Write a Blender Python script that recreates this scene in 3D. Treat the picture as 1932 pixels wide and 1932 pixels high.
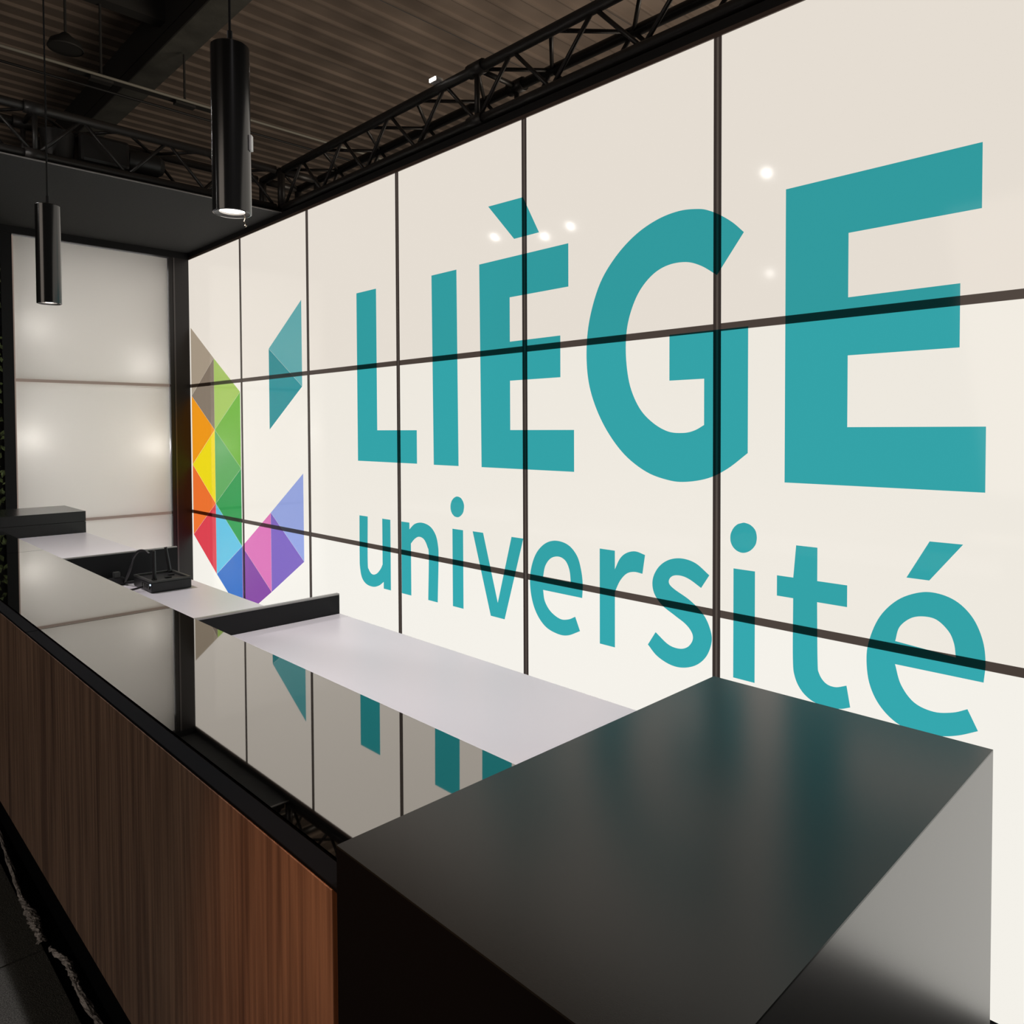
import bpy, bmesh, math, random
from mathutils import Vector, Matrix
from mathutils.geometry import tessellate_polygon

for o in list(bpy.data.objects):
    bpy.data.objects.remove(o, do_unlink=True)
SC = bpy.context.scene
COL = SC.collection
EYE = 1.66            # camera height above the floor, metres
WX = 2.331            # plane of the long backlit wall (x = WX)
WY = 6.068            # plane of the backlit end wall (y = WY)

# ------------------------------------------------------------------ camera
def make_camera():
    F, PX, PY = 1407.04, 967.13, 843.89
    yaw, pitch, roll = math.radians(44.3697), math.radians(1.4712), math.radians(-0.2542)
    f = Vector((math.sin(yaw)*math.cos(pitch), math.cos(yaw)*math.cos(pitch), -math.sin(pitch)))
    r = Vector((math.cos(yaw), -math.sin(yaw), 0)); u = r.cross(f)
    c, s = math.cos(roll), math.sin(roll)
    r2 = c*r + s*u; u2 = -s*r + c*u
    cam = bpy.data.cameras.new('camera')
    ob = bpy.data.objects.new('camera', cam); COL.objects.link(ob)
    m = Matrix(((r2.x, u2.x, -f.x, 0), (r2.y, u2.y, -f.y, 0), (r2.z, u2.z, -f.z, EYE), (0, 0, 0, 1)))
    ob.matrix_world = m
    cam.sensor_width = 36; cam.lens = F/1932*36
    cam.shift_x = (966-PX)/1932; cam.shift_y = (PY-966)/1932
    cam.clip_start = 0.02; cam.clip_end = 200
    SC.camera = ob
make_camera()

# ------------------------------------------------------------------ world, exposure, large lights
W_ = bpy.data.worlds.new('hall_gloom'); SC.world = W_; W_.use_nodes = True
W_.node_tree.nodes['Background'].inputs[0].default_value = (1.0, 0.93, 0.85, 1)
W_.node_tree.nodes['Background'].inputs[1].default_value = 0.03
vs = SC.view_settings
vs.view_transform = 'Standard'; vs.look = 'None'; vs.exposure = 0; vs.gamma = 1; vs.use_curve_mapping = False

def area(name, loc, target, size, power, col):
    l = bpy.data.lights.new(name, 'AREA'); l.size = size; l.energy = power; l.color = col
    o = bpy.data.objects.new(name, l); COL.objects.link(o); o.location = loc
    o.rotation_euler = (Vector(target)-Vector(loc)).to_track_quat('-Z', 'Y').to_euler()
    return o
def spot_light(name, loc, target, power, col, cone=70, r=0.04):
    l = bpy.data.lights.new(name, 'SPOT'); l.energy = power; l.color = col; l.spot_size = math.radians(cone)
    l.spot_blend = 1.0; l.shadow_soft_size = r
    o = bpy.data.objects.new(name, l); COL.objects.link(o); o.location = loc
    o.rotation_euler = (Vector(target)-Vector(loc)).to_track_quat('-Z', 'Y').to_euler()
    return o
# added uplight, unseen behind the long wall, to brighten the hall ceiling
area('ceiling_fill_light', (6.5, 1.5, 1.5), (5.0, 8.0, 6.0), 4.0, 200, (1.0, 0.86, 0.70))
area('front_fill_light', (-6.5, 1.0, 2.6), (0.5, 2.5, 0.4), 4.0, 75, (1.0, 0.86, 0.74))  # added fill, out of view, for the wood front and carpet

# outlines of the lettering on the wall plane, metres: (along the wall y, height above the eye, smooth flag)
GLYPHS = {'L': [[(3.639,0.765,0),(3.445,0.763,0),(3.438,-0.007,0),(3.084,-0.01,0),(3.086,-0.181,0),(3.633,-0.181,0)]],'I': [[(2.955,0.762,0),(2.762,0.763,0),(2.755,-0.182,0),(2.947,-0.182,0)]],'E': [[(2.598,0.763,0),(2.049,0.758,0),(2.047,0.581,0),(2.397,0.585,0),(2.395,0.388,0),(2.095,0.384,0),(2.092,0.21,0),(2.396,0.214,0),(2.395,-0.008,0),(2.02,-0.009,0),(2.018,-0.182,0),(2.589,-0.181,0)]],'Eacc': [[(2.534,1.014,0),(2.31,1.007,0),(2.214,0.835,0),(2.366,0.838,0)]],'G': [[(1.262,0.657,0),(1.303,0.697,1),(1.349,0.731,1),(1.391,0.755,1),(1.435,0.771,1),(1.516,0.781,1),(1.611,0.769,1),(1.71,0.731,1),(1.804,0.664,1),(1.881,0.573,1),(1.932,0.448,1),(1.951,0.327,1),(1.944,0.202,1),(1.91,0.095,1),(1.848,-0.011,1),(1.762,-0.104,1),(1.66,-0.167,1),(1.562,-0.194,1),(1.487,-0.197,1),(1.397,-0.18,1),(1.321,-0.144,1),(1.245,-0.088,0),(1.245,0.34,0),(1.558,0.338,0),(1.556,0.172,0),(1.413,0.171,0),(1.412,0.008,0),(1.451,-0.011,1),(1.496,-0.02,1),(1.562,-0.015,1),(1.63,0.018,1),(1.69,0.073,1),(1.734,0.158,1),(1.753,0.26,1),(1.752,0.361,1),(1.731,0.443,1),(1.69,0.517,1),(1.63,0.57,1),(1.563,0.594,1),(1.488,0.593,1),(1.426,0.57,1),(1.363,0.528,0)]],'E2': [[(1.115,0.767,0),(0.564,0.765,0),(0.562,0.587,0),(0.915,0.591,0),(0.913,0.394,0),(0.613,0.394,0),(0.613,0.218,0),(0.918,0.217,0),(0.918,-0.001,0),(0.548,-0.002,0),(0.547,-0.181,0),(1.115,-0.181,0)]],'u': [[(3.627,-0.492,0),(3.543,-0.489,0),(3.547,-0.744,1),(3.535,-0.789,1),(3.502,-0.81,1),(3.459,-0.8,1),(3.421,-0.769,1),(3.402,-0.742,0),(3.402,-0.491,0),(3.324,-0.491,0),(3.327,-0.872,0),(3.391,-0.875,0),(3.395,-0.837,0),(3.439,-0.864,1),(3.497,-0.879,1),(3.563,-0.873,1),(3.607,-0.843,1),(3.626,-0.786,1),(3.629,-0.723,1)]],'n': [[(3.224,-0.492,0),(3.156,-0.49,0),(3.153,-0.526,0),(3.109,-0.494,1),(3.048,-0.482,1),(2.981,-0.495,1),(2.937,-0.532,1),(2.918,-0.583,1),(2.914,-0.649,1),(2.923,-0.871,0),(3.0,-0.874,0),(2.993,-0.647,1),(3.004,-0.601,1),(3.032,-0.566,1),(3.073,-0.557,1),(3.11,-0.572,1),(3.141,-0.599,0),(3.144,-0.87,0),(3.229,-0.874,0)]],'i': [[(2.804,-0.491,0),(2.722,-0.489,0),(2.727,-0.868,0),(2.805,-0.873,0)]],'idot': [[(2.716,-0.377,0),(2.718,-0.388,0),(2.721,-0.399,0),(2.727,-0.409,0),(2.735,-0.417,0),(2.745,-0.424,0),(2.756,-0.429,0),(2.767,-0.431,0),(2.779,-0.43,0),(2.789,-0.428,0),(2.799,-0.422,0),(2.807,-0.415,0),(2.813,-0.406,0),(2.817,-0.395,0),(2.818,-0.384,0),(2.817,-0.373,0),(2.813,-0.362,0),(2.807,-0.352,0),(2.798,-0.343,0),(2.789,-0.337,0),(2.778,-0.332,0),(2.766,-0.33,0),(2.755,-0.331,0),(2.744,-0.334,0),(2.735,-0.339,0),(2.727,-0.347,0),(2.721,-0.356,0),(2.717,-0.366,0)]],'v': [[(2.655,-0.489,0),(2.581,-0.488,0),(2.483,-0.801,0),(2.391,-0.488,0),(2.316,-0.488,0),(2.438,-0.867,0),(2.531,-0.872,0)]],'e': [[(1.977,-0.697,0),(1.974,-0.642,1),(1.982,-0.585,1),(2.004,-0.528,1),(2.052,-0.488,1),(2.12,-0.477,1),(2.183,-0.495,1),(2.236,-0.542,1),(2.267,-0.608,1),(2.276,-0.677,1),(2.263,-0.753,1),(2.231,-0.814,1),(2.179,-0.857,1),(2.109,-0.873,1),(2.053,-0.867,1),(1.989,-0.837,0),(2.015,-0.782,0),(2.053,-0.8,1),(2.099,-0.806,1),(2.153,-0.784,1),(2.187,-0.745,1),(2.197,-0.699,0)],[(2.197,-0.642,0),(2.184,-0.593,1),(2.152,-0.556,1),(2.107,-0.543,1),(2.068,-0.556,1),(2.046,-0.593,1),(2.039,-0.643,0)]],'r': [[(1.883,-0.486,0),(1.816,-0.484,0),(1.811,-0.556,0),(1.784,-0.512,1),(1.752,-0.486,1),(1.71,-0.475,1),(1.665,-0.481,0),(1.677,-0.558,0),(1.716,-0.555,1),(1.752,-0.567,1),(1.784,-0.6,1),(1.802,-0.647,0),(1.806,-0.865,0),(1.887,-0.869,0)]],'s': [[(1.39,-0.523,0),(1.446,-0.487,1),(1.505,-0.477,1),(1.561,-0.49,1),(1.605,-0.523,1),(1.63,-0.571,1),(1.625,-0.62,1),(1.59,-0.661,1),(1.533,-0.691,1),(1.486,-0.715,1),(1.46,-0.742,1),(1.458,-0.769,1),(1.479,-0.797,1),(1.514,-0.81,1),(1.561,-0.804,1),(1.617,-0.769,0),(1.652,-0.823,0),(1.61,-0.858,1),(1.551,-0.878,1),(1.495,-0.876,1),(1.44,-0.853,1),(1.4,-0.812,1),(1.38,-0.757,1),(1.387,-0.712,1),(1.414,-0.666,1),(1.468,-0.625,1),(1.533,-0.595,1),(1.557,-0.577,1),(1.555,-0.558,1),(1.536,-0.544,1),(1.503,-0.541,1),(1.468,-0.55,1),(1.423,-0.573,0)]],'i2': [[(1.299,-0.485,0),(1.219,-0.487,0),(1.215,-0.864,0),(1.294,-0.865,0)]],'i2dot': [[(1.211,-0.372,0),(1.212,-0.383,0),(1.215,-0.394,0),(1.221,-0.404,0),(1.229,-0.413,0),(1.238,-0.42,0),(1.248,-0.425,0),(1.259,-0.428,0),(1.27,-0.428,0),(1.281,-0.425,0),(1.29,-0.42,0),(1.298,-0.413,0),(1.304,-0.404,0),(1.308,-0.393,0),(1.309,-0.382,0),(1.308,-0.37,0),(1.304,-0.359,0),(1.298,-0.348,0),(1.29,-0.339,0),(1.281,-0.332,0),(1.27,-0.328,0),(1.259,-0.325,0),(1.249,-0.326,0),(1.238,-0.329,0),(1.229,-0.334,0),(1.221,-0.341,0),(1.215,-0.35,0),(1.212,-0.361,0)]],'t': [[(1.075,-0.383,0),(1.007,-0.381,0),(1.007,-0.487,0),(0.912,-0.486,0),(0.913,-0.555,0),(1.003,-0.556,0),(1.003,-0.74,1),(0.998,-0.781,1),(0.977,-0.807,1),(0.947,-0.812,1),(0.913,-0.799,0),(0.901,-0.864,0),(0.933,-0.877,1),(0.974,-0.882,1),(1.018,-0.875,1),(1.054,-0.851,1),(1.077,-0.81,1),(1.084,-0.749,1),(1.085,-0.555,0),(1.139,-0.555,0),(1.14,-0.49,0),(1.083,-0.489,0)]],'eacc': [[(0.682,-0.328,0),(0.599,-0.328,0),(0.685,-0.44,0),(0.744,-0.44,0)]],'e2': [[(0.546,-0.7,0),(0.542,-0.645,1),(0.549,-0.586,1),(0.572,-0.53,1),(0.61,-0.491,1),(0.658,-0.474,1),(0.708,-0.478,1),(0.767,-0.509,1),(0.816,-0.566,1),(0.845,-0.638,1),(0.854,-0.698,1),(0.846,-0.772,1),(0.818,-0.831,1),(0.771,-0.872,1),(0.712,-0.888,1),(0.654,-0.88,1),(0.606,-0.864,1),(0.558,-0.838,0),(0.584,-0.784,0),(0.62,-0.803,1),(0.669,-0.814,1),(0.72,-0.801,1),(0.756,-0.758,1),(0.773,-0.701,0)],[(0.773,-0.632,0),(0.762,-0.589,1),(0.733,-0.558,1),(0.7,-0.546,1),(0.664,-0.549,1),(0.633,-0.576,1),(0.619,-0.608,1),(0.614,-0.646,0)]]}
FACETS = [('warm_grey',[(6.029,0.806),(5.6,0.539),(6.022,0.26)],(172,158,140)),('dark_grey',[(5.6,0.537),(5.619,-0.001),(6.022,0.26)],(136,122,108)),('lime',[(5.6,0.537),(5.153,0.271),(5.603,0.002)],(166,196,98)),('leaf_green',[(5.153,0.271),(5.158,-0.275),(5.603,0.002)],(112,178,62)),('amber',[(6.022,0.26),(5.613,-0.005),(6.019,-0.305)],(245,152,30)),('yellow',[(5.606,-0.002),(5.591,-0.56),(6.019,-0.305)],(250,216,30)),('mid_green',[(5.603,-0.001),(5.158,-0.277),(5.588,-0.562)],(92,166,92)),('dark_green',[(5.158,-0.277),(5.145,-0.839),(5.588,-0.562)],(44,152,80)),('orange',[(6.019,-0.305),(5.591,-0.562),(6.021,-0.82)],(236,115,50)),('red',[(5.584,-0.559),(5.59,-1.096),(6.021,-0.82)],(216,66,78)),('sky_blue',[(5.588,-0.562),(5.145,-0.839),(5.587,-1.098)],(95,185,215)),('blue',[(5.142,-0.84),(5.152,-1.345),(5.587,-1.098)],(45,108,190)),('purple',[(5.136,-0.839),(4.707,-1.09),(5.146,-1.348)],(130,65,155)),('pink',[(4.693,-0.556),(4.707,-1.09),(5.133,-0.837)],(215,112,176)),('violet',[(4.693,-0.556),(4.255,-0.821),(4.707,-1.09)],(122,95,184)),('periwinkle',[(4.26,-0.285),(4.255,-0.821),(4.695,-0.557)],(146,160,216)),('pale_teal',[(4.263,0.809),(4.267,0.267),(4.708,0.535)],(95,170,175)),('deep_teal',[(4.706,0.533),(4.267,0.266),(4.716,-0.003)],(45,142,150))]

# ------------------------------------------------------------------ helpers
def srgb(r, g, b):
    f = lambda c: c/12.92 if c <= 0.04045 else ((c+0.055)/1.055)**2.4
    return (f(r/255), f(g/255), f(b/255), 1)

def mat(name, col, rough=0.5, metal=0.0, ior=1.45, emis=None, estr=0.0, bump=0.0, bscale=60, vary=0.0, vscale=8):
    m = bpy.data.materials.new(name); m.use_nodes = True
    nt = m.node_tree; p = nt.nodes['Principled BSDF']
    p.inputs['Base Color'].default_value = col
    p.inputs['Roughness'].default_value = rough
    p.inputs['Metallic'].default_value = metal
    p.inputs['IOR'].default_value = ior
    if emis:
        p.inputs['Emission Color'].default_value = emis
        p.inputs['Emission Strength'].default_value = estr
    if bump or vary:
        tc = nt.nodes.new('ShaderNodeTexCoord')
        n = nt.nodes.new('ShaderNodeTexNoise'); n.inputs['Scale'].default_value = bscale if bump else vscale
        n.inputs['Detail'].default_value = 5
        nt.links.new(tc.outputs['Object'], n.inputs['Vector'])
        if bump:
            b = nt.nodes.new('ShaderNodeBump'); b.inputs['Strength'].default_value = bump
            b.inputs['Distance'].default_value = 0.01
            nt.links.new(n.outputs['Fac'], b.inputs['Height']); nt.links.new(b.outputs['Normal'], p.inputs['Normal'])
        if vary:
            n2 = nt.nodes.new('ShaderNodeTexNoise'); n2.inputs['Scale'].default_value = vscale
            nt.links.new(tc.outputs['Object'], n2.inputs['Vector'])
            r = nt.nodes.new('ShaderNodeValToRGB')
            r.color_ramp.elements[0].position = 0.3; r.color_ramp.elements[1].position = 0.7
            r.color_ramp.elements[0].color = tuple(c*(1-vary) for c in col[:3])+(1,)
            r.color_ramp.elements[1].color = tuple(min(1, c*(1+vary)) for c in col[:3])+(1,)
            nt.links.new(n2.outputs['Fac'], r.inputs[0]); nt.links.new(r.outputs[0], p.inputs['Base Color'])
    return m

def film(name, tint):
    """coloured translucent vinyl film: tints whatever is behind it and has a faint sheen"""
    m = bpy.data.materials.new(name); m.use_nodes = True; nt = m.node_tree
    nt.nodes.remove(nt.nodes['Principled BSDF'])
    out = nt.nodes['Material Output']
    t = nt.nodes.new('ShaderNodeBsdfTransparent'); t.inputs[0].default_value = tint
    g = nt.nodes.new('ShaderNodeBsdfGlossy'); g.inputs['Roughness'].default_value = 0.06
    fr = nt.nodes.new('ShaderNodeFresnel'); fr.inputs[0].default_value = 1.35
    mx = nt.nodes.new('ShaderNodeMixShader')
    nt.links.new(fr.outputs[0], mx.inputs[0]); nt.links.new(t.outputs[0], mx.inputs[1]); nt.links.new(g.outputs[0], mx.inputs[2])
    nt.links.new(mx.outputs[0], out.inputs[0])
    return m

def wood_mat():
    m = bpy.data.materials.new('brown_veneer'); m.use_nodes = True; nt = m.node_tree
    p = nt.nodes['Principled BSDF']; p.inputs['Roughness'].default_value = 0.55
    tc = nt.nodes.new('ShaderNodeTexCoord'); mp = nt.nodes.new('ShaderNodeMapping')
    mp.inputs['Scale'].default_value = (30, 30, 0.9)
    n = nt.nodes.new('ShaderNodeTexNoise'); n.inputs['Scale'].default_value = 3.2; n.inputs['Detail'].default_value = 6
    mp2 = nt.nodes.new('ShaderNodeMapping'); mp2.inputs['Scale'].default_value = (9, 9, 0.35)
    n2 = nt.nodes.new('ShaderNodeTexNoise'); n2.inputs['Scale'].default_value = 1.6
    r = nt.nodes.new('ShaderNodeValToRGB')
    r.color_ramp.elements[0].position = 0.30; r.color_ramp.elements[0].color = (0.11, 0.062, 0.040, 1)
    r.color_ramp.elements[1].position = 0.70; r.color_ramp.elements[1].color = (0.27, 0.165, 0.108, 1)
    r2 = nt.nodes.new('ShaderNodeValToRGB')
    r2.color_ramp.elements[0].position = 0.33; r2.color_ramp.elements[0].color = (0.55, 0.5, 0.5, 1)
    r2.color_ramp.elements[1].position = 0.5; r2.color_ramp.elements[1].color = (1, 1, 1, 1)
    mx = nt.nodes.new('ShaderNodeMix'); mx.data_type = 'RGBA'; mx.blend_type = 'MULTIPLY'; mx.inputs[0].default_value = 1
    nt.links.new(tc.outputs['Object'], mp.inputs[0]); nt.links.new(mp.outputs[0], n.inputs['Vector'])
    nt.links.new(tc.outputs['Object'], mp2.inputs[0]); nt.links.new(mp2.outputs[0], n2.inputs['Vector'])
    nt.links.new(n.outputs['Fac'], r.inputs[0]); nt.links.new(n2.outputs['Fac'], r2.inputs[0])
    nt.links.new(r.outputs[0], mx.inputs[6]); nt.links.new(r2.outputs[0], mx.inputs[7])
    nt.links.new(mx.outputs[2], p.inputs['Base Color'])
    b = nt.nodes.new('ShaderNodeBump'); b.inputs['Strength'].default_value = 0.25; b.inputs['Distance'].default_value = 0.004
    nt.links.new(n.outputs['Fac'], b.inputs['Height']); nt.links.new(b.outputs['Normal'], p.inputs['Normal'])
    return m

def translucent_mat(name, col):
    m = bpy.data.materials.new(name); m.use_nodes = True; nt = m.node_tree
    nt.nodes.remove(nt.nodes['Principled BSDF']); out = nt.nodes['Material Output']
    t = nt.nodes.new('ShaderNodeBsdfTranslucent'); t.inputs[0].default_value = col
    d = nt.nodes.new('ShaderNodeBsdfDiffuse'); d.inputs[0].default_value = (0.35, 0.34, 0.32, 1)
    a = nt.nodes.new('ShaderNodeAddShader')
    g = nt.nodes.new('ShaderNodeBsdfGlossy'); g.inputs['Roughness'].default_value = 0.12
    fr = nt.nodes.new('ShaderNodeFresnel'); fr.inputs[0].default_value = 1.35
    mx = nt.nodes.new('ShaderNodeMixShader')
    nt.links.new(t.outputs[0], a.inputs[0]); nt.links.new(d.outputs[0], a.inputs[1])
    nt.links.new(fr.outputs[0], mx.inputs[0]); nt.links.new(a.outputs[0], mx.inputs[1]); nt.links.new(g.outputs[0], mx.inputs[2])
    nt.links.new(mx.outputs[0], out.inputs[0])
    return m

def put(name, me, m=None, parent=None, loc=None):
    o = bpy.data.objects.new(name, me); COL.objects.link(o)
    if m is not None and not me.materials: me.materials.append(m)
    if parent is not None: o.parent = parent
    if loc is not None: o.location = loc
    return o

def mesh_of(bm, name):
    me = bpy.data.meshes.new(name); bm.to_mesh(me); bm.free(); return me

def add_box(bm, lo, hi, bev=0.0, seg=2):
    lo, hi = Vector(lo), Vector(hi)
    r = bmesh.ops.create_cube(bm, size=1.0)
    vs_ = r['verts']
    c = (lo+hi)/2; s = hi-lo
    for v in vs_: v.co = Vector((c.x+v.co.x*s.x, c.y+v.co.y*s.y, c.z+v.co.z*s.z))
    if bev > 0:
        es = list({e for v in vs_ for e in v.link_edges})
        bmesh.ops.bevel(bm, geom=es, offset=bev, segments=seg, affect='EDGES', profile=0.5)

def box(name, lo, hi, m, parent=None, bev=0.0):
    """box given in world coordinates; the object's origin is the middle of its underside"""
    base = Vector(((lo[0]+hi[0])/2, (lo[1]+hi[1])/2, lo[2]))
    bm = bmesh.new()
    add_box(bm, Vector(lo)-base, Vector(hi)-base, bev)
    o = put(name, mesh_of(bm, name), m)
    if parent is not None:
        o.parent = parent; o.location = base-parent.location
    else: o.location = base
    return o

def add_cyl(bm, a, b, r, r2=None, seg=12, caps=True):
    a, b = Vector(a), Vector(b); d = b-a
    q = d.to_track_quat('Z', 'Y').to_matrix().to_4x4(); q.translation = (a+b)/2
    bmesh.ops.create_cone(bm, cap_ends=caps, segments=seg, radius1=r, radius2=r if r2 is None else r2, depth=d.length, matrix=q)

def smooth(o, ang=0.7):
    for p in o.data.polygons: p.use_smooth = True
    try: o.data.set_sharp_from_angle(angle=ang)
    except Exception: pass
    return o

def cyl(name, a, b, r, m, parent=None, r2=None, seg=12):
    a = Vector(a); off = parent.location if parent is not None else Vector((0, 0, 0))
    bm = bmesh.new(); add_cyl(bm, (0, 0, 0), Vector(b)-a, r, r2, seg)
    o = put(name, mesh_of(bm, name), m, parent, a-off)
    return smooth(o)

def lathe(name, prof, loc, m, parent=None, seg=40):
    """prof = [(radius, z)...] about the vertical axis at loc"""
    bm = bmesh.new(); rings = []
    for r, z in prof:
        rings.append([bm.verts.new((r*math.cos(2*math.pi*i/seg), r*math.sin(2*math.pi*i/seg), z)) for i in range(seg)] if r > 1e-6 else [bm.verts.new((0, 0, z))])
    for A, B in zip(rings, rings[1:]):
        for i in range(seg):
            j = (i+1) % seg
            if len(A) == 1 and len(B) == 1: continue
            if len(A) == 1: bm.faces.new((A[0], B[j], B[i]))
            elif len(B) == 1: bm.faces.new((A[i], A[j], B[0]))
            else: bm.faces.new((A[i], A[j], B[j], B[i]))
    bmesh.ops.recalc_face_normals(bm, faces=bm.faces)
    off = parent.location if parent is not None else Vector((0, 0, 0))
    return smooth(put(name, mesh_of(bm, name), m, parent, Vector(loc)-off), 0.6)

def tube(name, pts, r, m, parent=None, seg=8):
    """swept tube through pts (world), smoothed"""
    P = [Vector(p) for p in pts]; Q = []
    for i in range(len(P)-1):
        p0 = P[max(i-1, 0)]; p1 = P[i]; p2 = P[i+1]; p3 = P[min(i+2, len(P)-1)]
        for k in range(6):
            t = k/6
            Q.append(0.5*((2*p1)+(-p0+p2)*t+(2*p0-5*p1+4*p2-p3)*t*t+(-p0+3*p1-3*p2+p3)*t**3))
    Q.append(P[-1]); bm = bmesh.new(); rings = []
    base = Q[0].copy()
    for i, q in enumerate(Q):
        d = (Q[min(i+1, len(Q)-1)]-Q[max(i-1, 0)]).normalized()
        mt = d.to_track_quat('Z', 'Y').to_matrix()
        rings.append([bm.verts.new(q-base+mt @ Vector((r*math.cos(2*math.pi*k/seg), r*math.sin(2*math.pi*k/seg), 0))) for k in range(seg)])
    for A, B in zip(rings, rings[1:]):
        best = min(range(seg), key=lambda s: sum((A[k].co-B[(k+s) % seg].co).length for k in range(seg)))
        for k in range(seg):
            bm.faces.new((A[k], A[(k+1) % seg], B[(k+1+best) % seg], B[(k+best) % seg]))
    bm.faces.new(rings[0][::-1]); bm.faces.new(rings[-1])
    off = parent.location if parent is not None else Vector((0, 0, 0))
    return smooth(put(name, mesh_of(bm, name), m, parent, base-off))

def thing(name, label, cat, loc=(0, 0, 0), group=None):
    o = bpy.data.objects.new(name, None); COL.objects.link(o); o.location = loc
    o.empty_display_size = 0.1
    o['label'] = label; o['category'] = cat
    if group: o['group'] = group
    return o

def tag(o, label, cat, group=None):
    o['label'] = label; o['category'] = cat
    if group: o['group'] = group
    return o

def structure(name, label, cat, loc=(0, 0, 0)):
    o = thing(name, label, cat, loc); o['kind'] = 'structure'; return o

Z = lambda h: h+EYE

# ------------------------------------------------------------------ materials
M_panel = [mat('lightbox_top_row', (0.12, 0.12, 0.12, 1), 0.07, ior=1.35, emis=srgb(230, 222, 211), estr=0.97),
           mat('lightbox_middle_row', (0.12, 0.12, 0.12, 1), 0.07, ior=1.35, emis=srgb(238, 233, 223), estr=0.98),
           mat('lightbox_bottom_row', (0.12, 0.12, 0.12, 1), 0.07, ior=1.35, emis=srgb(242, 239, 231), estr=1.0)]
M_mull = mat('mullion_shadow', (0.10, 0.085, 0.075, 1), 0.35, emis=srgb(74, 64, 58), estr=0.7)  # dim emission stands in for backlight bleeding over the bars
M_bead = mat('mullion_joint', (0.10, 0.09, 0.08, 1), 0.4, emis=srgb(84, 76, 70), estr=0.7)  # joint line lightened by the same painted backlight
M_mullv = mat('upright_mullion_shadow', (0.05, 0.042, 0.038, 1), 0.35, emis=srgb(52, 44, 41), estr=0.7)  # uprights: painted backlight again, set darker
M_rail = mat('brown_rail', (0.11, 0.075, 0.06, 1), 0.45)
M_black = mat('black_paint', (0.010, 0.010, 0.011, 1), 0.55, ior=1.35)
M_blackpost = mat('black_post', (0.020, 0.017, 0.017, 1), 0.4)
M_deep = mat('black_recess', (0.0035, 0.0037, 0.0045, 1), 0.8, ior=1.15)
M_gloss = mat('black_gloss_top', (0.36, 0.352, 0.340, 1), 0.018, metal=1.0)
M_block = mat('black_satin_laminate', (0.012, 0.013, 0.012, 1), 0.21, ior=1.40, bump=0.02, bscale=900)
M_blockface = mat('near_face_bright_laminate', (0.040, 0.037, 0.036, 1), 0.23, ior=2.9)  # block laminate brightened so the near face seems lit by the wall
M_white = mat('white_worktop', (0.84, 0.81, 0.84, 1), 0.30, ior=1.55)
M_wood = wood_mat()
M_truss = mat('black_truss_paint', (0.022, 0.020, 0.019, 1), 0.42)
M_roof = mat('brown_roof_sheet', (0.22, 0.175, 0.145, 1), 0.7, bump=0.15, bscale=6, vary=0.30, vscale=1.2)
M_beam = mat('dark_concrete_beam', (0.10, 0.10, 0.088, 1), 0.85, bump=0.3, bscale=30, vary=0.25, vscale=3)
M_beamside = mat('dark_steel', (0.035, 0.034, 0.032, 1), 0.7)
M_soffit = mat('charcoal_soffit', (0.032, 0.033, 0.034, 1), 0.9, bump=0.1, bscale=200, vary=0.12, vscale=90)
M_pale = mat('pale_metal', (0.35, 0.34, 0.33, 1), 0.35, metal=0.6)
M_conduit = mat('dull_conduit', (0.30, 0.29, 0.25, 1), 0.5)
M_lamp = mat('black_anodised', (0.010, 0.010, 0.010, 1), 0.16, ior=1.7)
M_lampend = mat('lamp_end_ring', (0.10, 0.095, 0.09, 1), 0.4, metal=0.4)
M_glow = mat('lamp_glow', (0.8, 0.8, 0.8, 1), 0.4, emis=(1.0, 0.93, 0.86, 1), estr=9)
M_spotglow = mat('spot_glow', (0.8, 0.8, 0.8, 1), 0.4, emis=(1.0, 0.96, 0.92, 1), estr=45)
M_plastic = mat('black_plastic', (0.014, 0.014, 0.015, 1), 0.38)
M_plastic2 = mat('dark_grey_plastic', (0.05, 0.052, 0.048, 1), 0.45)
M_carpet = mat('charcoal_carpet', (0.13, 0.13, 0.115, 1), 0.95, bump=0.9, bscale=420, vary=0.65, vscale=260)
M_filmscrap = mat('torn_film', (0.42, 0.39, 0.37, 1), 0.35, bump=0.8, bscale=90, vary=0.5, vscale=60)
M_brass = mat('bead_metal', (0.6, 0.5, 0.38, 1), 0.25, metal=1)
M_whiteplastic = mat('white_plastic', (0.85, 0.83, 0.80, 1), 0.4)
M_foliage = mat('dark_foliage', (0.10, 0.13, 0.05, 1), 0.6, vary=0.7, vscale=25)
M_casing = mat('matt_black_casing', (0.01, 0.01, 0.01, 1), 0.9)
M_backpanel = translucent_mat('diffuser_sheet', (0.62, 0.61, 0.595, 1))
M_greybar = mat('grey_bar_behind_diffuser', (0.28, 0.23, 0.20, 1), 0.5, emis=srgb(120, 104, 96), estr=0.75)  # backlight on the end wall bars is put in as emission

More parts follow.
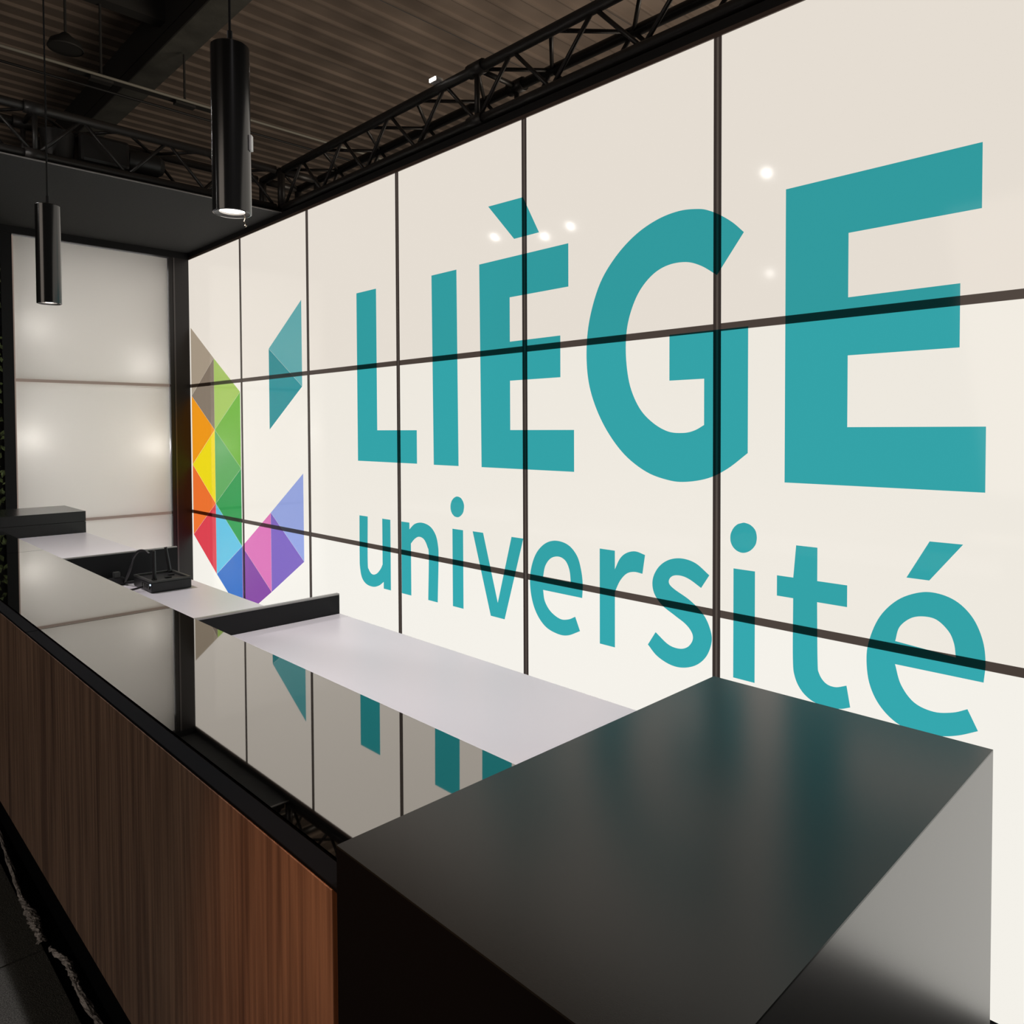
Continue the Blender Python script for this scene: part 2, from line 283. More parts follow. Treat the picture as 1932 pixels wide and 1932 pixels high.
# ------------------------------------------------------------------ long backlit wall
P = 0.941                                   # panel pitch along the wall
ROW = [1.343, 0.3465, -0.6535, -1.640]      # joint heights relative to the eye
wall = structure('wall_right', 'long backlit wall of square white panels with dark joints', 'wall', (WX, WY, 0))
HW = 0.0155
ys = [WY-P*k for k in range(10)]
pm = {}
for k in range(9):
    for r in range(3):
        hi_y = ys[k]-(HW if k else 0.012); lo_y = ys[k+1]+HW
        box('panel', (WX, lo_y, Z(ROW[r+1])+0.0135), (WX+0.012, hi_y, Z(ROW[r])-(0.0135 if r else 0.0)), M_panel[r], wall)
for k in range(1, 10):
    v = box('mullion', (WX+0.0006, ys[k]-HW, Z(ROW[3])), (WX+0.03, ys[k]+HW, Z(ROW[0])), M_mullv, wall)
    b = box('joint_bead', (WX-0.0002, ys[k]-0.0040, Z(ROW[3])), (WX+0.004, ys[k]+0.0040, Z(ROW[0])), M_bead, v)
    b.location = (-0.012-0.0008, 0, 0)
for r in (1, 2):
    for k in range(9):
        box('transom', (WX+0.0006, ys[k+1]+HW, Z(ROW[r])-0.0135), (WX+0.03, ys[k]-HW, Z(ROW[r])+0.0135), M_mull, wall)
box('top_rail', (WX-0.006, ys[9], Z(ROW[0])), (WX+0.03, WY, Z(ROW[0])+0.016), M_rail, wall)
box('top_beam', (WX-0.004, ys[9], Z(ROW[0])+0.016), (WX+0.31, WY+0.3, Z(ROW[0])+0.052), M_black, wall)
box('casing', (WX+0.031, ys[9], 0.0), (WX+0.30, WY, Z(ROW[0])+0.014), M_casing, wall)
bb = box('baseboard_right', (WX-0.004, ys[9], 0.0), (WX+0.03, WY-0.17, Z(ROW[3])), M_black)
bb['kind'] = 'structure'; tag(bb, 'low black skirting under the long backlit wall', 'baseboard')

# lettering films
def outline(pts):
    """pts = (y, z, smooth flag); straight between corners, Catmull-Rom through smooth points"""
    n = len(pts); out = []
    for i in range(n):
        a, b = pts[i], pts[(i+1) % n]
        A_, B_ = Vector(a[:2]), Vector(b[:2])
        out.append(A_)
        if a[2] or b[2]:
            p0 = Vector(pts[i-1][:2]) if a[2] else A_-(B_-A_)
            p3 = Vector(pts[(i+2) % n][:2]) if b[2] else B_+(B_-A_)
            for k in range(1, 6):
                t = k/6
                out.append(0.5*((2*A_)+(-p0+B_)*t+(2*p0-5*A_+4*B_-p3)*t*t+(-p0+3*A_-3*B_+p3)*t**3))
    return out

def snap(loops):
    for ax in (0, 1):
        c = [(p[ax], li, pi) for li, l in enumerate(loops) for pi, p in enumerate(l) if not p[2]]
        c.sort(); grp = []
        for v in c:
            if grp and v[0]-grp[-1][-1][0] < 0.007: grp[-1].append(v)
            else: grp.append([v])
        for g in grp:
            mean = sum(v[0] for v in g)/len(g)
            for _, li, pi in g:
                q = list(loops[li][pi]); q[ax] = mean; loops[li][pi] = tuple(q)
    return loops

def decal(name, loops, m, parent, gap):
    """flat film on the wall plane; loops of (y, z) relative to eye height"""
    cy = sum(p[0] for p in loops[0])/len(loops[0]); cz = sum(p[1] for p in loops[0])/len(loops[0])
    vecs = [[Vector((p[0]-cy, p[1]-cz, 0)) for p in l] for l in loops]
    flat = [v for l in vecs for v in l]
    tris = tessellate_polygon(vecs)
    me = bpy.data.meshes.new(name)
    me.from_pydata([(0, v.x, v.y) for v in flat], [], [tuple(t) for t in tris])
    bm = bmesh.new(); bm.from_mesh(me)
    for f in bm.faces:
        f.normal_update()
        if f.normal.x > 0: f.normal_flip()
    bm.to_mesh(me); bm.free()
    return put(name, me, m, parent, Vector((WX-gap, cy, Z(cz)))-parent.location)

M_teal = film('teal_film', (0.040, 0.445, 0.525, 1))
word1 = thing('large_lettering', 'huge teal capital letters LIÈGE across the upper backlit wall', 'lettering', (WX-0.0015, 2.2, Z(-0.18)))
word2 = thing('small_lettering', 'teal lower case letters université under the capital letters', 'lettering', (WX-0.0015, 2.2, Z(-0.87)))
for k in ('L', 'I', 'E', 'Eacc', 'G', 'E2'):
    decal('accent' if 'acc' in k else 'letter', [outline(l) for l in snap(GLYPHS[k])], M_teal, word1, 0.0015)
for k in ('u', 'n', 'i', 'idot', 'v', 'e', 'r', 's', 'i2', 'i2dot', 't', 'e2', 'eacc'):
    lp = GLYPHS[k]
    if k.endswith('dot'): lp = [[(a, b, 1) for a, b, c in l] for l in lp]
    else: lp = snap(lp)
    decal('accent' if 'acc' in k else 'letter_dot' if 'dot' in k else 'letter', [outline(l) for l in lp], M_teal, word2, 0.0015)
emb = thing('triangle_emblem', 'mosaic emblem of coloured triangles left of the teal letters', 'emblem', (WX-0.0015, 5.15, Z(-1.34)))
GY = [6.028, 5.595, 5.150, 4.706, 4.262]
GZ = [0.808, 0.537, 0.267, -0.003, -0.278, -0.560, -0.836, -1.096, -1.346]
for nm, pts, c in FACETS:
    q = []
    for y, z in pts:
        yy = min(GY, key=lambda g: abs(g-y)); zz = min(GZ, key=lambda g: abs(g-z)); q.append((yy, zz))
    base = srgb(240, 233, 224); t = srgb(*c)
    tint = tuple(min(0.98, t[i]/base[i]) for i in range(3))+(1,)
    cx = sum(p[0] for p in q)/3; cz = sum(p[1] for p in q)/3
    q = [(cx+(p[0]-cx)*0.9965, cz+(p[1]-cz)*0.9965) for p in q]
    f = decal('facet', [q], film(nm+'_film', tint), emb, 0.0012)
    f['label'] = nm.replace('_', ' ')+' triangle'

# ------------------------------------------------------------------ backlit end wall (a real light box)
bw = structure('wall_back', 'end wall of frosted panels glowing unevenly from lamps behind', 'wall', (1.65, WY, 0))
X0, X1 = 1.142, 2.176
for r in range(3):
    box('panel', (X0+0.004, WY, Z(ROW[r+1])+0.010), (X1-0.004, WY+0.003, Z(ROW[r])-(0.010 if r else 0.006)), M_backpanel, bw)
for r in (1, 2):
    box('transom', (X0, WY-0.0005, Z(ROW[r])-0.010), (X1, WY+0.02, Z(ROW[r])+0.010), M_greybar, bw)
post = box('corner_post', (X1, WY-0.03, 0), (WX-0.007, WY+0.25, Z(ROW[0])+0.014), M_blackpost, bw)
sl = box('profile_lip', (X1+0.028, WY-0.034, 0.02), (X1+0.040, WY-0.029, Z(ROW[0])), mat('post_edge', (0.10, 0.09, 0.09, 1), 0.3), post)
sl.location = (X1+0.034-(X1+WX-0.007)/2, -0.142, 0.02)
box('side_frame', (1.075, WY-0.03, 0), (X0, WY+0.25, Z(ROW[0])+0.014), M_black, bw)
box('edge_strip', (X0-0.001, WY-0.032, 0.03), (X0+0.006, WY-0.0005, Z(ROW[0])-0.01), M_greybar, bw)
box('top_beam', (-2.5, WY-0.035, Z(ROW[0])), (WX-0.007, WY+0.25, Z(ROW[0])+0.050), M_black, bw)
box('casing', (X0-0.06, WY+0.25, 0), (WX, WY+0.27, Z(ROW[0])+0.014), M_casing, bw)
box('bottom_rail', (X0, WY-0.02, 0), (X1, WY+0.25, Z(ROW[3])), M_black, bw)
def bulb(x, h, p, r=0.05, d=0.20):
    l = bpy.data.lights.new('backlight_lamp', 'POINT'); l.energy = p; l.shadow_soft_size = r; l.color = (1.0, 0.975, 0.95)
    o = bpy.data.objects.new('backlight_lamp', l); COL.objects.link(o); o.location = (x, WY+d, Z(h))
bulb(1.24, -0.06, 5.2, d=0.13); bulb(2.07, -0.13, 5.2, d=0.13); bulb(1.28, 0.72, 1.1, d=0.16); bulb(2.0, 0.5, 1.3, d=0.16)
bulb(1.3, -1.15, 2.6); bulb(2.05, -1.1, 2.8)
al = area('backlight_sheet', (1.66, WY+0.24, Z(-0.1)), (1.66, WY, Z(-0.1)), 1.0, 14, (1.0, 0.965, 0.93))
al.data.shape = 'RECTANGLE'; al.data.size = 1.0; al.data.size_y = 2.8

# plant wall further left
pw = structure('wall_left', 'dark green plant covered wall left of the glowing end panels', 'wall', (-0.6, WY, 0))
box('backing_board', (-2.5, WY, 0), (1.075, WY+0.25, Z(ROW[0])), M_casing, pw)
rnd = random.Random(4); bm = bmesh.new()
for i in range(9000):
    x = rnd.uniform(-2.45, 1.07); z = rnd.uniform(0.05, 2.85); y = WY-rnd.uniform(0.005, 0.05)
    s = rnd.uniform(0.012, 0.03); a = rnd.uniform(0, 6.28); t = rnd.uniform(-0.7, 0.7)
    dx, dz = math.cos(a)*s, math.sin(a)*s
    v = [bm.verts.new((min(x+dx, 1.074)+0.6, y-WY, z+dz)), bm.verts.new((min(x-dz*0.5, 1.074)+0.6, y-WY-t*0.02, z+dx*0.5)),
         bm.verts.new((min(x-dx, 1.074)+0.6, y-WY, z-dz)), bm.verts.new((min(x+dz*0.5, 1.074)+0.6, y-WY-0.012, z-dx*0.5))]
    bm.faces.new(v)
lv = put('leaves', mesh_of(bm, 'leaves'), M_foliage, pw); lv['kind'] = 'stuff'

# ------------------------------------------------------------------ floor
fl = structure('floor', 'charcoal carpet tile floor beside the counter', 'floor', (0, 0, 0))
box('subfloor', (-8, -6, -0.03), (8, 14, -0.008), M_deep, fl)
for i in range(4):
    for j in range(9):
        x1 = 0.565-i; y0 = -3.27+j
        box('carpet_tile', (x1-0.996, y0+0.004, -0.008), (x1-0.002, y0+0.996, 0.0), M_carpet, fl, bev=0.002)
def scrap(name, pts, label):
    """crumpled strip of torn protective film lying along the carpet edge; pts = (x, y, width)"""
    rn = random.Random(len(pts)*7); bm = bmesh.new(); rows = []
    P_ = []
    for (a, b) in zip(pts, pts[1:]):
        for k in range(14):
            t = k/14; P_.append([a[i]*(1-t)+b[i]*t for i in range(3)])
    P_.append(list(pts[-1]))
    for x, y, w in P_:
        w *= rn.uniform(0.75, 1.25); x += rn.uniform(-0.002, 0.002)
        rows.append([bm.verts.new((x-P_[0][0]+w*(k/5-0.5)+rn.uniform(-0.001, 0.001), y-P_[0][1], 0.004+0.006*math.sin(math.pi*k/5)+rn.uniform(0, 0.005))) for k in range(6)])
    for A, B in zip(rows, rows[1:]):
        for k in range(5): bm.faces.new((A[k], A[k+1], B[k+1], B[k]))
    o = put(name, mesh_of(bm, name), M_filmscrap, None, (P_[0][0], P_[0][1], 0.0))
    tag(o, label, 'plastic film'); return o
scrap('torn_film_strip', [(0.612, 4.6, 0.014), (0.600, 3.62, 0.016), (0.568, 3.1, 0.014), (0.572, 2.93, 0.036), (0.566, 2.80, 0.020), (0.562, 2.755, 0.030)], 'crumpled pale film strip on carpet edge beyond the tile joint')
scrap('torn_film_strip', [(0.575, 2.71, 0.012), (0.598, 2.60, 0.024), (0.590, 2.45, 0.018), (0.597, 2.17, 0.020), (0.592, 1.5, 0.016)], 'crumpled pale film strip on carpet edge nearer the camera')

# ------------------------------------------------------------------ reception counter
CX0, CXG0, CXG1, CX1 = 0.440, 0.472, 0.803, 1.255
TOP = Z(-0.523); YN, YF = 0.739, 4.852
ct = thing('reception_counter', 'long reception counter with glossy black top, white worktops and brown wood front', 'counter', (0.85, 2.8, 0))
gl = [(YN+0.001, 2.258), (2.262, 3.754), (3.758, YF-0.001)]
for a, b in gl:
    box('top_panel', (CXG0, a, TOP-0.019), (CXG1, b, TOP), M_gloss, ct)
for a, b in ((YN, 2.259), (2.263, 3.755), (3.759, YF)):
    box('edge_rail', (CX0+0.0005, a, TOP-0.0065), (CXG0-0.003, b, TOP-0.0015), M_deep, ct, bev=0.001)
for a, b in ((YN+0.012, 2.259), (2.262, 3.755), (3.758, YF)):
    box('wood_panel', (CX0, a, Z(-1.105)), (CX0+0.018, b, TOP-0.0070), M_wood, ct, bev=0.001)
box('counter_body', (CX0+0.019, YN+0.001, Z(-1.105)), (CXG1-0.001, YF-0.001, TOP-0.031), M_casing, ct)
box('cabinet_body', (CXG1, YN+0.001, Z(-1.105)), (CX1-0.001, YF-0.001, Z(-0.70)), M_casing, ct)
box('plinth', (0.625, YN+0.02, 0), (CX1-0.05, YF-0.001, Z(-1.106)), M_deep, ct)
SH = [(YN+0.001, 2.072, -0.587), (2.088, 3.436, -0.650), (3.452, YF-0.001, -0.598)]
for a, b, h in SH:
    box('worktop', (CXG1+0.001, a, Z(h)-0.018), (CX1, b, Z(h)), M_white, ct, bev=0.001)
    box('worktop_support', (CXG1+0.001, a, Z(-0.699)), (CX1-0.012, b, Z(h)-0.0185), M_casing, ct)
for a, b in ((2.0725, 2.0875), (3.4365, 3.4515)):
    d = box('divider', (CXG1+0.001, a, Z(-0.699)), (CX1-0.001, b, TOP-0.005), M_black, ct)
    e = box('edge_strip', (CXG1+0.001, a, TOP-0.0045), (CX1-0.001, b, TOP), M_pale, d)
    e.location = (0, 0, (TOP-0.0045)-Z(-0.699))

def end_block(y0, y1, label):
    t = thing('counter_end_block', label, 'counter block', (0.85, (y0+y1)/2, 0), 'raised blocks at the counter ends')
    H = Z(-0.473)
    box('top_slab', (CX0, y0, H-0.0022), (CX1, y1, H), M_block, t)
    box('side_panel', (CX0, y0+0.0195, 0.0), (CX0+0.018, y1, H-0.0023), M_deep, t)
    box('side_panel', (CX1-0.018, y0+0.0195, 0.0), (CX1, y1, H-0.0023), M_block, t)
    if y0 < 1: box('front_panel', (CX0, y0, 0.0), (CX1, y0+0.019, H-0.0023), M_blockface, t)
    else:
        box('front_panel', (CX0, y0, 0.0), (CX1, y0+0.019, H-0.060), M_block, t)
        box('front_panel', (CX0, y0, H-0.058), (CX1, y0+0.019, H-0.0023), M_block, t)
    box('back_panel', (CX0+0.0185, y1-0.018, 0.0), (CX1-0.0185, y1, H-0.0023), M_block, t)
    return t
end_block(0.281, YN, 'large black block with satin top at the near end of the counter')
end_block(YF, 5.31, 'black raised block at the far left end of the counter')

# ------------------------------------------------------------------ router on the far worktop
WZ = Z(-0.650)
rt = thing('network_router', 'black network router with upright antennas on the lowered white worktop', 'router', (1.11, 3.21, WZ))
bm = bmesh.new()
add_box(bm, (-0.078, -0.105, 0.0015), (0.078, 0.105, 0.030), 0.003)
put('body', mesh_of(bm, 'body'), M_plastic, rt, (0, 0, 0))
bm = bmesh.new()
add_box(bm, (-0.078, -0.105, 0.0302), (0.078, -0.095, 0.036), 0.001)
add_box(bm, (-0.078, 0.095, 0.0302), (0.078, 0.105, 0.036), 0.001)
add_box(bm, (-0.078, -0.095, 0.0302), (-0.068, 0.095, 0.036), 0.001)
add_box(bm, (0.068, -0.095, 0.0302), (0.078, 0.095, 0.036), 0.001)
put('rim', mesh_of(bm, 'rim'), M_plastic2, rt, (0, 0, 0))
for k in range(4):
    bm = bmesh.new(); add_box(bm, (-0.0015, -0.009, -0.007), (0.0015, 0.009, 0.007), 0.001)
    put('port', mesh_of(bm, 'port'), M_plastic2, rt, (-0.0795, -0.075+k*0.026, 0.017))
bm = bmesh.new(); add_box(bm, (-0.001, -0.003, -0.002), (0.001, 0.003, 0.002), 0.0005)
put('status_light', mesh_of(bm, 'status_light'), mat('status_led', (0.5, 0.6, 0.9, 1), 0.4, emis=(0.6, 0.75, 1, 1), estr=4), rt, (-0.0795, -0.093, 0.024))
for k in range(2):
    bm = bmesh.new(); add_box(bm, (-0.012, -0.007, 0), (0.012, 0.007, 0.005), 0.001)
    put('knob', mesh_of(bm, 'knob'), M_plastic, rt, (0.012+k*0.03, -0.03+k*0.05, 0.0302))
for (x, y, tx, ty, L_) in ((-0.052, -0.06, 0.0, 0.0, 0.120), (0.062, 0.09, -0.1, 0.15, 0.105)):
    g = cyl('antenna', rt.location+Vector((x, y, 0.032)), rt.location+Vector((x+tx*L_, y+ty*L_, 0.032+L_)), 0.0075, M_plastic, rt, r2=0.0060, seg=12)
    cyl('hinge', Vector((-0.008, 0, 0.002)), Vector((0.008, 0, 0.002)), 0.0075, M_plastic, None).parent = g
rl = rt.location
cb = tube('power_cable', [rl+Vector(p) for p in ((-0.068, -0.052, 0.150), (-0.074, -0.02, 0.160), (-0.086, 0.02, 0.155), (-0.092, 0.06, 0.125), (-0.092, 0.09, 0.085), (-0.096, 0.12, 0.045), (-0.100, 0.14, 0.018), (-0.090, 0.15, 0.0085), (-0.06, 0.145, 0.008), (-0.03, 0.135, 0.009), (-0.02, 0.120, 0.012))], 0.0055, M_plastic)
tag(cb, 'black cable looped up beside the router antenna', 'cable')
cb2 = tube('loose_cable', [rl+Vector(p) for p in ((-0.085, -0.03, 0.018), (-0.13, -0.02, 0.010), (-0.165, 0.03, 0.0045), (-0.195, -0.02, 0.0045), (-0.23, -0.10, 0.0045), (-0.285, -0.16, 0.0045))], 0.004, M_plastic)
tag(cb2, 'short black cable running from the router toward the glossy counter', 'cable')
ad = thing('power_adapter', 'small black power adapter lying behind the router', 'adapter', (rl.x-0.125, rl.y+0.17, WZ+0.001))
bm = bmesh.new(); add_box(bm, (-0.03, -0.02, 0), (0.03, 0.02, 0.03), 0.004)
put('housing', mesh_of(bm, 'housing'), M_plastic, ad, (0, 0, 0))
bm = bmesh.new(); add_box(bm, (-0.012, -0.012, 0.0302), (0.012, 0.012, 0.055), 0.002)
put('plug', mesh_of(bm, 'plug'), M_plastic2, ad, (0, 0, 0))

for c_ in rt.children:                      # the body is a little taller than drafted
    if c_.name.split('.')[0] in ('body', 'rim', 'port', 'status_light'):
        for v in c_.data.vertices: v.co.z *= 1.35
        c_.location.z *= 1.35
    else: c_.location.z += 0.0105
# ------------------------------------------------------------------ trusses
_rods = {}
def rod(name, a, b, r, parent, seg=8):
    a, b = Vector(a), Vector(b); d = b-a; key = (round(d.length, 3), r, seg)
    if key not in _rods:
        bm = bmesh.new(); add_cyl(bm, (0, 0, 0), (0, 0, d.length), r, None, seg)
        me = mesh_of(bm, name); me.materials.append(M_truss)
        for p in me.polygons: p.use_smooth = len(p.vertices) == 4
        _rods[key] = me
    o = put(name, _rods[key], None, parent, a-parent.location)
    o.rotation_mode = 'QUATERNION'; o.rotation_quaternion = d.to_track_quat('Z', 'Y')
    return o

TZ0, TZ1 = Z(1.437), Z(1.680)
def truss(label, p, q, side, pitch=0.46):
    """box truss: near chord from p to q (xy), far chord offset by vector side"""
    p, q, side = Vector(p+(0,)), Vector(q+(0,)), Vector(side+(0,))
    t = thing('lighting_truss', label, 'truss', ((p+q)/2+side/2)+Vector((0, 0, TZ0-0.025)), 'black box trusses')
    d = (q-p); n = max(1, round(d.length/pitch)); u = d/n
    z0, z1 = Vector((0, 0, TZ0)), Vector((0, 0, TZ1))
    for s in (Vector((0, 0, 0)), side):
        for z in (z0, z1): rod('chord', p+s+z, q+s+z, 0.024, t, 14)
    for i in range(n):
        a = p+u*i; m_ = a+u/2; b = a+u
        for s in (Vector((0, 0, 0)), side):
            rod('brace', a+s+z0, m_+s+z1, 0.0095, t); rod('brace', m_+s+z1, b+s+z0, 0.0095, t)
        for z in (z1, z0):
            rod('brace', a+z, m_+side+z, 0.0095, t); rod('brace', m_+side+z, b+z, 0.0095, t)
    for i in range(0, n, 4):
        a = p+u*i
        rod('cross_bar', a+z0, a+z1, 0.013, t); rod('cross_bar', a+z0+side, a+z1+side, 0.013, t)
        rod('cross_bar', a+z1, a+z1+side, 0.013, t); rod('cross_bar', a+z0, a+z0+side, 0.013, t)
        for s in (Vector((0, 0, 0)), side):
            for z in (z0, z1):
                if i == n: continue
                c = a+s+z; e = u.normalized()*0.05
                rod('coupler', c-e, c+e, 0.033, t, 12)
    return t
truss('black box truss running above the long lettered wall', (2.357, -3.0), (2.357, 4.515), (0.262, 0))
truss('black box truss crossing above the dark soffit at the far end', (-2.6, 4.555), (2.315, 4.555), (0, 0.262))
cn = thing('truss_corner', 'black cube joint where the two trusses meet', 'truss joint', (2.488, 4.69, TZ0-0.025))
cx, cy = (2.357, 2.619), (4.555, 4.817)
for a in cx:
    for b in cy: rod('post', (a, b, TZ0), (a, b, TZ1), 0.024, cn, 14)
    for z in (TZ0, TZ1): rod('rail', (a, cy[0], z), (a, cy[1], z), 0.024, cn, 14)
for b in cy:
    for z in (TZ0, TZ1): rod('rail', (cx[0], b, z), (cx[1], b, z), 0.024, cn, 14)
for z in (TZ0, TZ1): rod('brace', (cx[0], cy[0], z), (cx[1], cy[1], z), 0.0095, cn)

sf = box('ceiling_soffit', (-2.6, 4.50, Z(1.3935)), (2.326, WY+0.25, Z(1.3965)), M_soffit)
sf['kind'] = 'structure'; tag(sf, 'flat dark soffit in front of the end wall under the far truss', 'soffit')
lp = box('trim_1', (-2.6, 4.494, Z(1.392)), (2.326, 4.4995, Z(1.398)), M_pale)
lp['kind'] = 'structure'; tag(lp, 'thin pale trim along the front edge of the soffit', 'trim')

# chain hoist inside the far truss
ch = thing('chain_hoist', 'black chain hoist sitting inside the far truss', 'hoist', (1.36, 4.69, TZ0+0.03))
bm = bmesh.new(); add_box(bm, (-0.16, -0.075, 0), (0.10, 0.075, 0.16), 0.02)
put('motor_body', mesh_of(bm, 'motor_body'), M_truss, ch, (0, 0, 0.02))
c0 = Vector(ch.location)
cyl('motor', c0+Vector((0.10, 0, 0.10)), c0+Vector((0.27, 0, 0.10)), 0.065, M_truss, ch, seg=20)
cyl('end_cap', c0+Vector((0.27, 0, 0.10)), c0+Vector((0.30, 0, 0.10)), 0.065, M_beamside, ch, r2=0.045, seg=20)
cyl('chain_bag', c0+Vector((-0.25, 0, -0.02)), c0+Vector((-0.25, 0, 0.16)), 0.075, M_truss, ch, r2=0.085, seg=18)

# small floodlight on the near truss
def spot(loc, aim, label, group=None):
    loc = Vector(loc); t = thing('spotlight', label, 'spotlight', loc, group)
    a = (Vector(aim)-loc).normalized()
    h = cyl('housing', loc-a*0.07, loc+a*0.05, 0.040, M_black, t, r2=0.052, seg=20)
    cyl('lens', loc+a*0.0505, loc+a*0.054, 0.030, M_spotglow, t, seg=20)
    rod('yoke', loc+Vector((0, 0.055, 0)), loc+Vector((0, 0.055, 0.11)), 0.006, t)
    rod('yoke', loc+Vector((0, -0.055, 0)), loc+Vector((0, -0.055, 0.11)), 0.006, t)
    rod('clamp', loc+Vector((0, -0.06, 0.11)), loc+Vector((0, 0.06, 0.11)), 0.010, t)
    return t
fd = thing('truss_floodlight', 'small white lit floodlight clipped on top of the near truss', 'floodlight', (2.345, 2.915, TZ1+0.02))
bm = bmesh.new(); add_box(bm, (-0.03, -0.028, 0.0), (0.012, 0.028, 0.022), 0.004)
put('lamp_head', mesh_of(bm, 'lamp_head'), M_whiteplastic, fd, (0, 0, 0))
bm = bmesh.new(); add_box(bm, (-0.034, -0.024, 0.003), (-0.0305, 0.024, 0.019), 0.001)
put('lens', mesh_of(bm, 'lens'), M_glow, fd, (0, 0, 0))
for i, p in enumerate(((0.277, 4.074), (0.562, 4.344), (0.356, 3.727), (0.395, 2.142), (-2.467, 3.552))):
    spot((p[0], p[1], Z(1.55)), (1.9, p[1]+(0.1 if i else -0.2), Z(0.2)), ['track spotlight above the far left of the counter', 'track spotlight furthest toward the end wall', 'track spotlight second from the camera', 'track spotlight nearest the camera', 'track spotlight far out over the hall'][i], 'track spotlights above the hall side')
tr = thing('spotlight_track', 'black track carrying the row of spotlights left of the counter', 'track', (0.40, 3.2, Z(1.665)))
rod('track_bar', (0.40, 1.7, Z(1.70)), (0.40, 4.45, Z(1.70)), 0.012, tr)
rod('hanger', (0.40, 2.6, Z(1.684)), (0.40, 2.6, Z(4.38)), 0.004, tr); rod('hanger', (0.40, 4.0, Z(1.684)), (0.40, 4.0, Z(4.38)), 0.004, tr)
for x, y in ((0.277, 4.074), (0.562, 4.344), (0.356, 3.727)): rod('arm', (0.40, y, Z(1.695)), (x, y, Z(1.69)), 0.006, tr)
tr2 = thing('spotlight_hanger', 'thin black rod holding the outlying spotlight over the hall', 'rod', (-2.467, 3.552, Z(1.665)))
rod('rod', (-2.467, 3.552, Z(1.67)), (-2.467, 3.552, Z(4.38)), 0.006, tr2)

# ------------------------------------------------------------------ pendant lamps
def pendant(x, y, hb, label, extras=False):
    R_, L_ = 0.0362, 0.322; zb = Z(hb)
    t = thing('pendant_lamp', label, 'pendant lamp', (x, y, zb), 'black tube pendants over the counter')
    lathe('housing', [(R_-0.003, 0.004), (R_-0.003, 0.0), (R_, 0.001), (R_, L_-0.002), (R_-0.002, L_), (0.0, L_+0.001)], (x, y, zb), M_lamp, t, 48)
    lathe('trim_ring', [(R_-0.0032, 0.001), (R_-0.0120, 0.004), (R_-0.0125, 0.010)], (x, y, zb), M_lampend, t, 48)
    lathe('diffuser', [(R_-0.0126, 0.0075), (0.010, 0.0045), (0.0, 0.004)], (x, y, zb), M_glow, t, 40)
    cyl('cord', (x, y, zb+L_+0.0305), (x, y, Z(4.38)), 0.0026, M_black, t, seg=8)
    cyl('cord_grip', (x, y, zb+L_+0.001), (x, y, zb+L_+0.03), 0.005, M_black, t, seg=12)
    if extras:
        tb = tube('pull_chain', [(x+0.020, y-0.010, zb), (x+0.021, y-0.010, zb-0.008), (x+0.019, y-0.011, zb-0.014), (x+0.022, y-0.010, zb-0.018)], 0.0009, M_brass, t, 6)
        lathe('bead', [(0, -0.003), (0.0022, -0.0015), (0.003, 0), (0.0022, 0.0015), (0, 0.003)], (x+0.022, y-0.010, zb-0.021), M_brass, t, 14)
        dv = Vector((0.745, -0.667, 0)).normalized()
        c = Vector((x, y, zb))+dv*(R_+0.002)
        bm = bmesh.new(); add_box(bm, (-0.0025, -0.006, 0.122), (0.0025, 0.006, 0.152), 0.001)  # white patch standing in for a bright reflection on the housing
        o = put('highlight_patch', mesh_of(bm, 'highlight_patch'), M_whiteplastic, t, c-t.location); o.rotation_euler = (0, 0, math.atan2(dv.y, dv.x)); o['label'] = 'small white painted highlight on lamp side'
    return t
pendant(0.637, 1.432, 0.421, 'nearer black tube pendant lamp with a small bead hanging under it', True)
pendant(0.637, 2.831, 0.416, 'farther black tube pendant lamp hanging in front of the glowing end wall')

# ------------------------------------------------------------------ hall ceiling
CZ = Z(4.4)
ce = structure('ceiling', 'dark corrugated hall ceiling high above the stand', 'ceiling', (7, 10, CZ))
pitch = 0.25; X_0, X_1 = -9.0, 24.0
bm = bmesh.new(); prof = []
for k in range(3):
    y = k*pitch
    prof += [(y+0.0, 0.0), (y+0.160, -0.003), (y+0.163, -0.038), (y+0.185, -0.040), (y+0.192, -0.012)]
prof.append((3*pitch, 0.0))
va = [bm.verts.new((X_0-7, y, z)) for y, z in prof]; vb = [bm.verts.new((X_1-7, y, z)) for y, z in prof]
for i in range(len(prof)-1): bm.faces.new((va[i], vb[i], vb[i+1], va[i+1]))
for v in list(va+vb): pass
sheet_me = mesh_of(bm, 'roof_sheet'); sheet_me.materials.append(M_roof)
for k in range(48):
    put('roof_sheet', sheet_me, None, ce, Vector((7, -7+k*3*pitch, CZ+(0.006 if k % 2 else 0)))-ce.location)
for i,(p,q,e) in enumerate((((0.395,2.142,1.55),(1.04,1.7,-.6),74),((0.356,3.727,1.55),(1.04,2.9,-.6),74),((0.277,4.074,1.55),(1.04,4.2,-.6),74),((0.395,0.25,1.55),(1.04,1.05,-.6),74))):
    spot_light('worktop_fill_spot', (p[0],p[1],Z(p[2])-0.08), (q[0],q[1],Z(q[2])), e, (1.0,0.93,0.955), 75)  # spots added to whiten the worktops; the last has no fixture
spot_light('added_warm_spot', (-0.9, 0.3, 2.9), (0.44, 0.70, 0.95), 140, (1.0, 0.42, 0.16), 24)  # unseen warm spot added to turn the near wood end orange
bmx = structure('ceiling_beam', 'broad dark concrete beam running under the corrugated ceiling', 'beam', (3.0, 9, Z(3.9)))
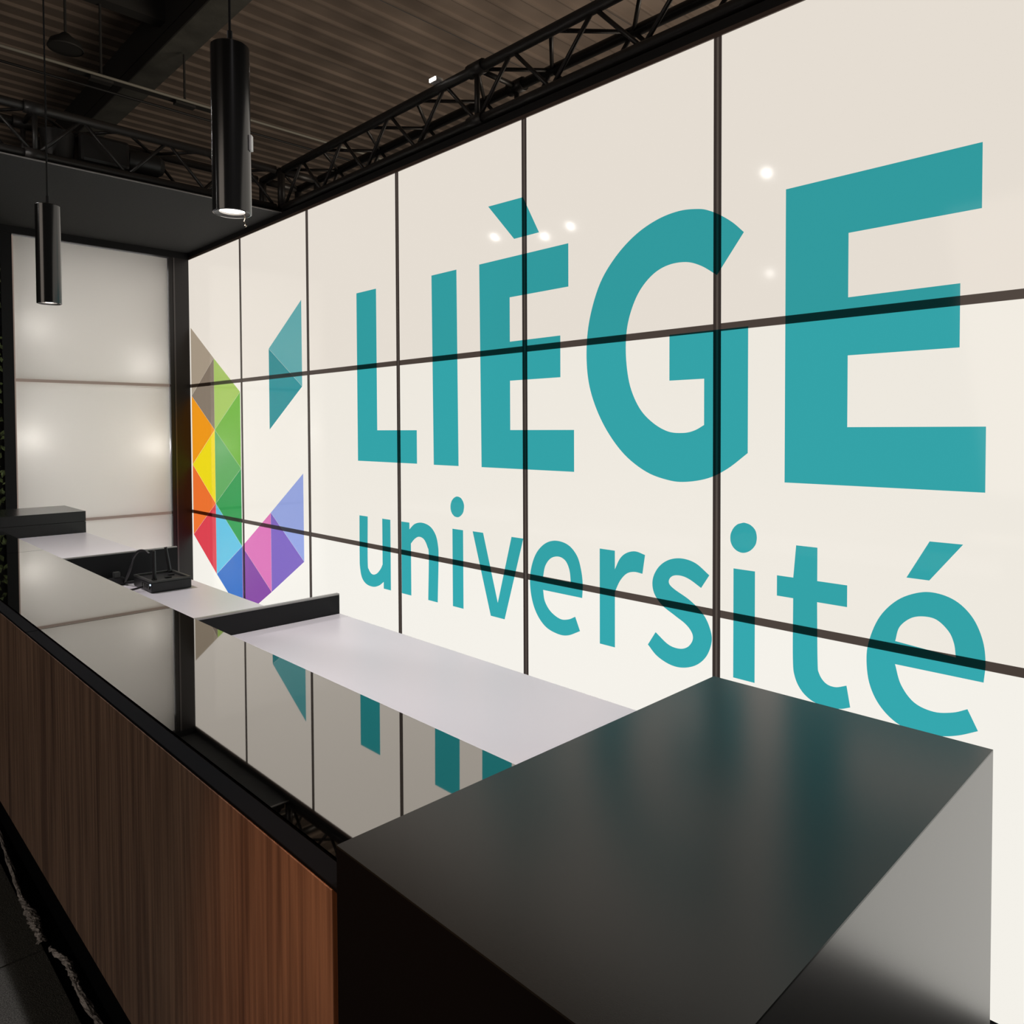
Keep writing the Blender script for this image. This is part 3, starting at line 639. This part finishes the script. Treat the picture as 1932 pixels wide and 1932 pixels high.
box('beam_core', (2.86, -6, Z(3.9)+0.02), (3.15, 26, CZ-0.046), M_beam, bmx)
box('beam_flange', (2.838, -6, Z(3.9)+0.12), (2.8595, 26, CZ-0.046), M_beamside, bmx)
box('beam_ledge', (2.845, -6, Z(3.9)), (2.8595, 26, Z(3.9)+0.119), M_beamside, bmx)
cb_ = structure('ceiling_crossbeam', 'narrow dark purlin meeting the broad ceiling beam', 'beam', (0, 7.95, Z(4.1)))
box('purlin', (-9, 7.87, Z(4.10)), (2.837, 8.02, CZ-0.046), M_beamside, cb_)
cd = thing('suspended_conduit', 'thin pale conduit hung crosswise under the ceiling beam', 'conduit', (3, 7.95, Z(3.385)))
cyl('pipe', (-4, 7.93, Z(3.4)), (8, 7.93, Z(3.4)), 0.014, M_conduit, cd, seg=10)
box('tray', (2.0, 7.96, Z(3.40)), (3.6, 8.06, Z(3.42)), M_beamside, cd)
for x in (2.27, 3.06):
    cyl('hanger_rod', (x, 7.98, Z(3.421)), (x, 7.98, CZ-0.05 if not 2.8 < x < 3.2 else Z(3.89)), 0.012, M_beamside, cd, seg=8)
    box('hanger_clamp', (x-0.10, 7.945, Z(3.36)), (x+0.10, 8.03, Z(3.385)), M_beamside, cd)
hb = thing('unlit_bay_lamp', 'dark unlit dome lamp under the corrugated ceiling at upper left', 'lamp', (2.0, 8.1, Z(3.62)))
lathe('dome', [(0.15, 0.0), (0.155, 0.01), (0.13, 0.07), (0.06, 0.12), (0.03, 0.15), (0.0, 0.15)], (2.0, 8.1, Z(3.62)), M_beamside, hb, 24)
lathe('lens', [(0.148, 0.008), (0.0, 0.008)], (2.0, 8.1, Z(3.62)), M_beamside, hb, 24)
cyl('stem', (2.0, 8.1, Z(3.771)), (2.0, 8.1, CZ-0.05), 0.012, M_beamside, hb, seg=8)
dk = tube('overhead_cable', [(-6, 7.27, Z(3.02)), (1, 7.28, Z(3.0)), (4.5, 7.28, Z(3.0)), (9, 7.27, Z(3.03)), (16, 7.27, Z(3.1))], 0.012, M_black)
tag(dk, 'thin black cable strung crosswise below the ceiling conduit', 'cable')
